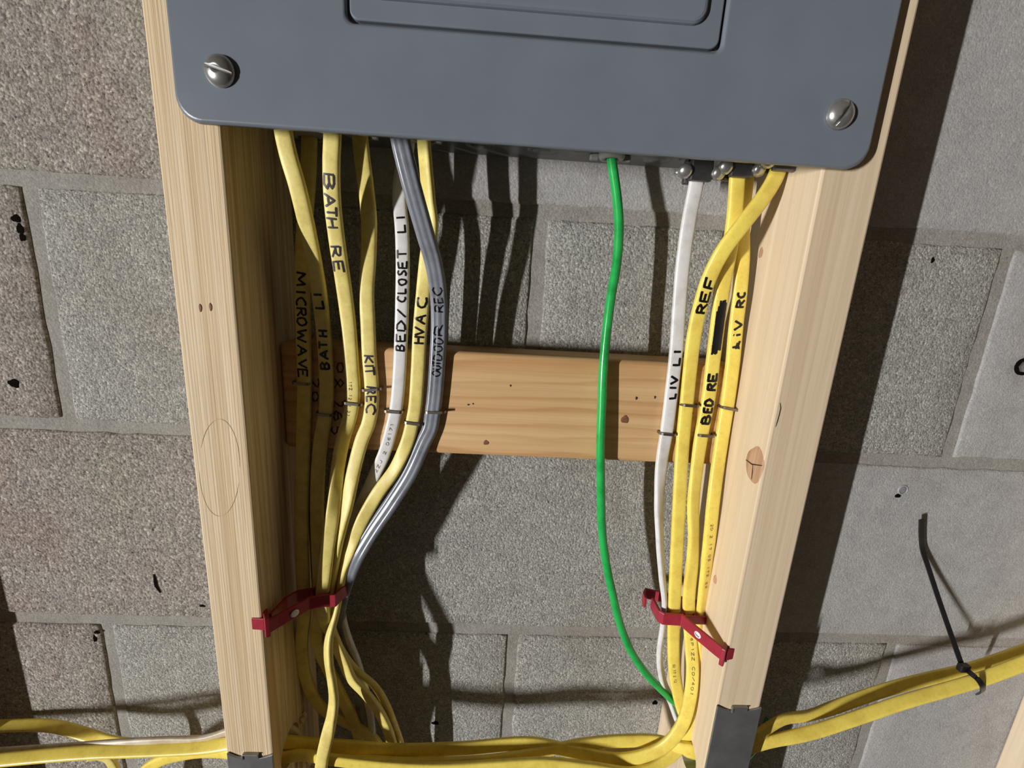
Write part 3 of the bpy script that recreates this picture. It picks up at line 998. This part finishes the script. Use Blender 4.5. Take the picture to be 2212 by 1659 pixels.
ca_pale = Cable('electrical_cable', 'pale cream cable lying on top of the yellow run left of the left stud', 'pale',
    [('w', 396, 54, -452, 60), ('w', 366, 54, -452, 60), (1430, 1612, 52), (1350, 1618, 51), (1250, 1620, 49), (1130, 1614, 46), (960, 1622, 46, 30), (750, 1616, 51), (660, 1609, 54), ('w', -4, 54, -443), ('w', -36, 54, -440),
     (440, 1597, 52, -10), (350, 1601, 50, 0), (250, 1608, 48, 20), (150, 1616, 44), (0, 1626, 40), (-120, 1634, 40), ('w', -386, 47, LHZ + 2), ('w', -440, 47, LHZ + 2)], w=9.0, t=4.6)
ca_stub = Cable('electrical_cable', 'short length of yellow cable dropping below the left cable run', 'yellow_pale',
    [(190, 1634, 42), (215, 1632, 42), (235, 1640, 42), (248, 1662, 42), (254, 1730, 42)], w=9., t=4.6)

ca_green = Cable('ground_wire', 'round green ground wire hanging from a grommet in the panel floor', 'green',
    [(1316, 295, 32), (1322, 350, 32), (1333, 430, 34), (1337, 490, 36), (1332, 570, 38), (1320, 640, 41), (1310, 720, 43), (1303, 800, 45), (1300, 880, 46), (1297, 960, 47), (1298, 1060, 46),
     (1300, 1140, 45), (1310, 1220, 44), (1325, 1290, 43), (1340, 1350, 42), (1365, 1410, 42), (1400, 1460, 43), (1445, 1505, 44), (1478, 1540, 46), ('w', 366, 52, -456), ('w', 404, 53, -463),
     ('w', 424, 48, -482), ('w', 445, 36, -494), ('w', 465, 24, -490), ('w', 480, 14, -470)], w=7.2, t=7.2, n=2., cat='wire')

# marker lettering
ca_micro.write([('M', 590, 617), ('I', 628, 634), ('C', 641, 661), ('R', 665, 684), ('O', 685, 703), ('W', 710, 739), ('A', 746, 768), ('V', 775, 793), ('E', 796, 814)], False, 'ink_black', 1.55, .62)
ca_bathli.write([('I', 631, 639), ('L', 646, 665), ('H', 711, 726), ('T', 735, 751), ('A', 755, 775), ('B', 780, 797)], True, 'ink_black', 1.75, .58)
ca_bathre.write([('B', 378, 411), ('A', 420, 445), ('T', 446, 468), ('H', 470, 491), ('R', 528, 555), ('E', 560, 587)], False, 'ink', 1.45, .62, -.8)
ca_kit.write([('K', 766, 785), ('I', 787, 791), ('T', 792, 809), ('R', 833, 851), ('E', 853, 869), ('C', 871, 893)], False, 'ink', 1.45, .62, 0)
ca_bed.write([('B', 744, 757), ('E', 720, 738), ('D', 692, 714), ('/', 668, 684), ('C', 640, 652), ('L', 621, 635), ('O', 602, 616), ('S', 583, 597), ('E', 564, 580), ('T', 540, 559), ('L', 487, 505), ('I', 470, 475)], True, 'ink_black', 1.4, .62)
ca_hvac.write([('H', 726, 742), ('V', 707, 724), ('A', 680, 698), ('C', 640, 667)], True, 'ink_black', 1.65, .66)
ca_grey.write([('O', 799, 811), ('U', 788, 797), ('T', 779, 787), ('D', 761, 777), ('O', 745, 759), ('O', 729, 743), ('R', 700, 724), ('R', 656, 673), ('E', 640, 654), ('C', 617, 637)], True, 'ink_black', 1.15, .50, 0)
ca_livli.write([('L', 847, 860), ('I', 833, 840), ('V', 812, 829), ('L', 771, 788), ('I', 755, 763)], True, 'ink_black', 1.9, .52)
ca_ref.write([('R', 653, 677), ('E', 626, 651), ('F', 597, 621)], True, 'ink_black', 1.9, .62, .4)
ca_bedre.write([('B', 895, 914), ('E', 877, 890), ('D', 859, 874), ('R', 825, 842), ('E', 804, 822)], True, 'ink_black', 2.2, .60)
ca_livrc.write([('l', 735, 752), ('i', 716, 729), ('V', 692, 711), ('R', 646, 665), ('C', 630, 644)], True, 'ink_black', 1.8, .52)
# blacked out word
s0, s1 = ca_bedre.s_at_y(649), ca_bedre.s_at_y(764)
lines = []
for k in range(8):
    u = -2.9 + 5.9 * k / 7
    a, b = random.uniform(-1.2, 1.6), random.uniform(-1.2, 1.6)
    if k < 2:
        a += 8 - 4 * k
    if k > 4:
        b -= 3
    lines.append([(s0 + a, u), ((s0 + s1) / 2, u + .1), (s1 + b, u)])
ca_bedre.strokes('blacked_out_word', lines, 'ink_black', 1.5)
# factory print
ca_bed.write(run('1716D 2 JZ2', 912, 1020), True, 'print_grey', .45, .22, 0., 'factory_print')
ca_livrc.write(run('2D 2 17 05 1TZ 22', 1128, 1268), False, 'print', .4, .20, -1., 'factory_print')
ca_bedre.write(run('6P1ZZ CO/401', 1374, 1500), False, 'print', .45, .2, .3, 'factory_print')
ca_bathre.write(run('1TZ 12 2 21', 822, 900), False, 'print', .4, .2, -1.4, 'factory_print')
ca_ref.write(run('02 17 2 12', 1430, 1470), False, 'print', .35, .2, -1., 'factory_print')


# ------------------------------------------------------------------ staples on the brace
def staple(cb, u, v, wid, tilt, label):
    c = at_d(u, v, 38)
    t = empty('cable_staple', bl(*c))
    tag(t, label, 'staple', 'cable staples on the brace')
    ca, sa = math.cos(math.radians(tilt)), math.sin(math.radians(tilt))
    ax = Vector((ca, 0, -sa))
    ay = Vector((sa, 0, ca))
    h = 6.9
    w2 = wid / 2
    prof = [(-w2 - .3, -2), (-w2 - .1, h - 2.2), (-w2 + .7, h - .7), (-w2 + 2.0, h), (w2 - 2.0, h), (w2 - .7, h - .7), (w2 + .1, h - 2.2), (w2 + .3, -2)]

    def bar(name, pr, mat='staple'):
        n = len(pr)
        verts, faces = [], []
        hw, th = 1.0, .55
        for j, (x, d) in enumerate(pr):
            a, b = pr[max(0, j - 1)], pr[min(n - 1, j + 1)]
            tx, td = b[0] - a[0], b[1] - a[1]
            l = math.hypot(tx, td)
            nx, nd = -td / l, tx / l
            for sx, sy in ((1, 1), (1, -1), (-1, -1), (-1, 1)):
                p = c + ax * (x + nx * th * sx) + ED * (d + nd * th * sx) + ay * (hw * sy)
                verts.append(bl(*p))
        for j in range(n - 1):
            for k in range(4):
                k2 = (k + 1) % 4
                faces.append((j * 4 + k, j * 4 + k2, j * 4 + 4 + k2, j * 4 + 4 + k))
        faces += [(0, 1, 2, 3), tuple((n - 1) * 4 + k for k in (3, 2, 1, 0))]
        return data_obj(name, verts, faces, mat, t)
    bar('crown', prof[2:6])
    bar('leg', prof[:3])
    bar('leg', prof[5:])
    return t


for u, v, wid, tilt, who in ((656, 823, 13.0, 2, 'MICROWAVE'), (706, 889, 13.0, 4, 'BATH LI'), (766, 866, 14., 5, 'BATH RE'), (806, 836, 14.5, -7, 'KIT REC'), (853, 883, 14.2, 2, 'BED/CLOSET LI'),
                             (896, 908, 14.5, 6, 'HVAC'), (942, 884, 15.6, -3, 'OUTDOOR REC'), (1438, 931, 13.4, 3, 'LIV LI'), (1485, 870, 14., 2, 'REF'), (1519, 934, 14., 1, 'BED RE'), (1570, 877, 14.5, 8, 'LIV RC')):
    staple(None, u, v + 2, wid, tilt, 'steel staple holding the cable marked %s to the pine board' % who)


# ------------------------------------------------------------------ cable connectors under the panel floor
def connector(x, d, label, drop=17.):
    c = Vector((x, d, 66.))
    t = empty('cable_connector', bl(*c))
    tag(t, label, 'connector', 'clamp connectors under the panel')
    mesh_obj('collar', revolve_bm([(8.0, -.5), (12.6, 1.2), (14., 1.6), (14., 4.2), (12.4, 4.9), (7.4, 5.)], c, DN, 30), 'casting', t, True)
    # saddle half and clamp half around the cable
    mesh_obj('saddle', box_bm(x - 8, x + 8, d - 8.2, d - 3.2, 66 - drop, 62, 1.2), 'casting', t)
    mesh_obj('clamp_bar', box_bm(x - 15.5, x + 15.5, d + 3.2, d + 6.6, 66 - drop + 2, 66 - drop + 9.5, 1.4), 'casting', t)
    mesh_obj('throat', box_bm(x - 8, x + 8, d + 3.2, d + 7.6, 66 - drop, 62, 1.3), 'casting', t)
    for s in (-1, 1):
        sc = Vector((x + s * 11.8, d + 6.4, 66 - drop + 6.))
        ax = Vector((s * .25, .9, -.35))
        hd = mesh_obj('screw', revolve_bm([(4.9, -.6), (5.0, 1.), (4.4, 2.5), (2.7, 3.5), (0, 3.9)], sc, ax, 20), 'zinc', t, True)
    mesh_obj('lug', box_bm(x - 19., x - 14.5, d + 2.4, d + 4.4, 66 - drop + 4.2, 66 - drop + 7.2, .5), 'zinc', t)
    return t


for nm, cb, y, lab in (('LIV LI', ca_livli, 360, 'cast metal clamp connector where the LIV LI cable enters the panel'),
                       ('BED RE', ca_bedre, 350, 'cast metal clamp connector where BED RE and LIV RC cables enter the panel'),
                       ('REF', ca_ref, 330, 'cast metal clamp connector in the right corner where the REF cable enters')):
    i = min(range(len(cb.P)), key=lambda k: abs(cb.P[k].z - 58))
    p = cb.P[i]
    connector(p.x, p.y, lab, {'LIV LI': 20., 'BED RE': 16.5, 'REF': 12.5}[nm])

for nm, cb in (('BATH RE', ca_bathre), ('KIT REC', ca_kit), ('OUTDOOR REC', ca_grey), ('HVAC', ca_hvac), ('BATH LI', ca_bathli), ('MICROWAVE', ca_micro), ('BED/CLOSET LI', ca_bed)):
    i = min(range(len(cb.P)), key=lambda k: abs(cb.P[k].z - 64))
    p = cb.P[i]
    t = empty('cable_bushing', bl(p.x, p.y, 66))
    c = Vector((p.x, p.y, 66.))
    tag(t, 'grey plastic bushing where the %s cable enters the panel' % nm, 'bushing', 'bushings under the panel')
    mesh_obj('flange', revolve_bm([(7.2, -.5), (7.2, 3.2), (8.2, 3.8), (12.6, 2.4), (13.2, .8), (13.2, -.3)], c, DN, 28), 'plastic', t, True)
    mesh_obj('latch', box_bm(p.x + 9, p.x + 12.6, p.y - 2, p.y + 2, 61, 66, .5), 'plastic', t)

# grommet of the ground wire
i = min(range(len(ca_green.P)), key=lambda k: abs(ca_green.P[k].z - 62))
gp = ca_green.P[i]
gr = empty('wire_grommet', bl(gp.x, gp.y, 66))
tag(gr, 'light grey plastic grommet around the green ground wire', 'grommet')
gc = Vector((gp.x, gp.y, 66.))
mesh_obj('ring', revolve_bm([(4.6, -.5), (4.6, 4.2), (6.2, 5.2), (8.6, 4.8), (9.6, 3.), (9.6, -.3)], gc, DN, 30), 'plastic', gr, True)
for s in (-1, 1):
    mesh_obj('ear', box_bm(gp.x + s * 12 - 3.2, gp.x + s * 12 + 3.2, gp.y - 8, gp.y - 3, 61.5, 66, .9), 'plastic', gr)


# ------------------------------------------------------------------ red cable stackers
def strip(name, pts, th, zc, h, mat, parent, taper=None):
    """upright strip: plan polyline of mm points, thickness th, height h about zc (number or list)"""
    n = len(pts)
    verts, faces = [], []
    for j, p in enumerate(pts):
        a, b = pts[max(0, j - 1)], pts[min(n - 1, j + 1)]
        t = Vector((b.x - a.x, b.y - a.y, 0)).normalized()
        nn = Vector((-t.y, t.x, 0)) * (th / 2)
        hh = h[j] if isinstance(h, (list, tuple)) else h
        zz = zc[j] if isinstance(zc, (list, tuple)) else zc
        for s, q in ((1, 1), (1, -1), (-1, -1), (-1, 1)):
            verts.append(bl(p.x + nn.x * s, p.y + nn.y * s, zz + q * hh / 2))
    for j in range(n - 1):
        for k in range(4):
            k2 = (k + 1) % 4
            faces.append((j * 4 + k, j * 4 + k2, j * 4 + 4 + k2, j * 4 + 4 + k))
    faces += [(0, 1, 2, 3), tuple((n - 1) * 4 + k for k in (3, 2, 1, 0))]
    o = data_obj(name, verts, faces, mat, parent)
    md = o.modifiers.new('soft', 'BEVEL')
    md.width = .0007
    md.segments = 2
    md.limit_method = 'ANGLE'
    return o


def stacker(label, zc, front, back, divs, tabs, emb):
    f3 = [at_z(u, v, zc) for u, v in front]
    t = empty('cable_stacker', bl(*f3[0]))
    tag(t, label, 'cable holder', 'red cable stackers on the studs')
    strip('front_bar', f3, 2.6, zc, 11.5, 'red', t)
    b3 = [at_z(u, v, zc) for u, v in back]
    strip('back_bar', b3, 2.4, zc, 10.5, 'red', t)
    for a, b in divs:
        strip('divider', [at_z(*a, zc), at_z(*b, zc)], 1.8, zc, 8.5, 'red', t)
    for d in tabs:
        strip('nail_tab', [at_z(u, v, zc) for u, v in d[0]], 3.6, zc + d[1], d[2], 'red', t)
    e3 = at_z(*emb[0], zc)
    e4 = at_z(*emb[1], zc)
    ax = (e4 - e3).normalized()
    nn = Vector((-ax.y, ax.x, 0))
    if nn.y < 0:
        nn = -nn
    cc = (e3 + e4) / 2 + nn * 2.0
    em = ellipse_on('emblem', cc, ax, EZ, nn, 3.4, 3.0, 'emblem', t, .5, 20, 0)
    if len(emb) > 2:
        pts = [cc + ax * x + EZ * z for x, z in ((-2., .8), (-1., -.8), (.2, -.3), (1.2, -1.3), (2., .4))]
        ribbon_on('emblem_mark', pts, nn, .7, 'ink_black', em, .7)
    return t


stacker('red plastic cable stacker nailed to the left stud, half in shadow', -297.,
        [(578, 1354), (600, 1341), (640, 1319), (668, 1303), (700, 1297), (724, 1297), (736, 1284), (748, 1274)],
        [(584, 1338), (618, 1302), (642, 1288), (690, 1279), (735, 1273), (756, 1268), (757, 1262)],
        [((676, 1300), (672, 1283)), ((712, 1297), (708, 1277))],
        [([(546, 1344), (574, 1346)], 0, 10.5), ([(574, 1334), (578, 1356)], -.5, 17.)],
        ((628, 1326), (641, 1319)))
stacker('red plastic cable stacker nailed to the right stud, brightly lit', -315.,
        [(1563, 1414), (1545, 1400), (1505, 1367), (1472, 1339), (1432, 1336), (1424, 1331), (1414, 1312), (1408, 1302)],
        [(1568, 1396), (1552, 1362), (1535, 1338), (1528, 1312), (1490, 1304), (1440, 1292), (1393, 1281), (1390, 1290), (1394, 1302)],
        [((1447, 1334), (1443, 1296)), ((1474, 1338), (1470, 1302)), ((1500, 1340), (1496, 1308)), ((1470, 1338), (1530, 1340))],
        [([(1564, 1414), (1592, 1407)], .5, 11.), ([(1560, 1420), (1572, 1392)], -.5, 16.)],
        ((1504, 1364), (1517, 1375), 1))


# ------------------------------------------------------------------ nail plates
def nail_plate(x0, x1, ztop, label):
    w = x1 - x0
    out = [(0, -70), (w, -70), (w, -.6), (w * .86, -2.8), (w * .70, -4.6), (w * .68, -1.2), (w * .36, -1.0), (w * .33, -5.2), (w * .18, -3.4), (0, 0)]
    t = empty('nail_plate', bl(x0, 91, ztop - 70))
    tag(t, label, 'nail plate', 'steel nail plates on the studs')
    mesh_obj('plate', prism_bm(out, Vector((x0, 90., ztop)), EX, EZ, ED, 1.5, .35), 'plate', t)
    mesh_obj('prong', box_bm(x0 + w * .34, x0 + w * .69, 89.4, 92.2, ztop - 1.6, ztop - .2, .4), 'plate', t)
    mesh_obj('prong', box_bm(x0 + w * .325, x0 + w * .36, 89.8, 92.4, ztop - 5.6, ztop - 1.4, .3), 'zinc', t)
    return t


nail_plate(368.2, 406.2, -365.5, 'steel nail plate on the right stud protecting the bored hole')
nail_plate(-36.5, .4, -423.0, 'steel nail plate on the left stud at the bottom edge')

# ------------------------------------------------------------------ black cable tie on the right-hand run
tie = empty('cable_tie', bl(*at_d(2085, 1440, 46)))
tag(tie, 'black nylon cable tie with a long tail around the right hand yellow cables', 'cable tie')


def ribbon3(name, pts, w, th, parent, mat='tie'):
    P = catmull([at_d(*p) for p in pts], 6)
    n = len(P)
    verts, faces = [], []
    for j in range(n):
        T = (P[min(n - 1, j + 1)] - P[max(0, j - 1)]).normalized()
        B = T.cross(ED)
        if B.length < .2:
            B = T.cross(EX)
        B.normalize()
        N = B.cross(T)
        for s, q in ((1, 1), (1, -1), (-1, -1), (-1, 1)):
            verts.append(bl(*(P[j] + B * (w / 2 * s) + N * (th / 2 * q))))
    for j in range(n - 1):
        for k in range(4):
            k2 = (k + 1) % 4
            faces.append((j * 4 + k, j * 4 + k2, j * 4 + 4 + k2, j * 4 + 4 + k))
    faces += [(0, 1, 2, 3), tuple((n - 1) * 4 + k for k in (3, 2, 1, 0))]
    return data_obj(name, verts, faces, mat, parent, False)


ribbon3('tail', [(1990, 1122, 10), (1990, 1158, 8), (1993, 1188, 7), (2005, 1225, 11), (2028, 1295, 22), (2054, 1370, 34), (2078, 1438, 45)], 4.4, 1.2, tie)
ribbon3('loop', [(2088, 1447, 50), (2100, 1457, 58), (2112, 1467, 63), (2121, 1480, 64), (2122, 1493, 58), (2112, 1498, 44)], 4.6, 1.3, tie)
hc = at_d(2081, 1442, 47)
mesh_obj('head', box_bm(hc.x - 4.8, hc.x + 4.8, hc.y - 2.6, hc.y + 3., hc.z - 3.8, hc.z + 3.8, 1.1), 'tie', tie)
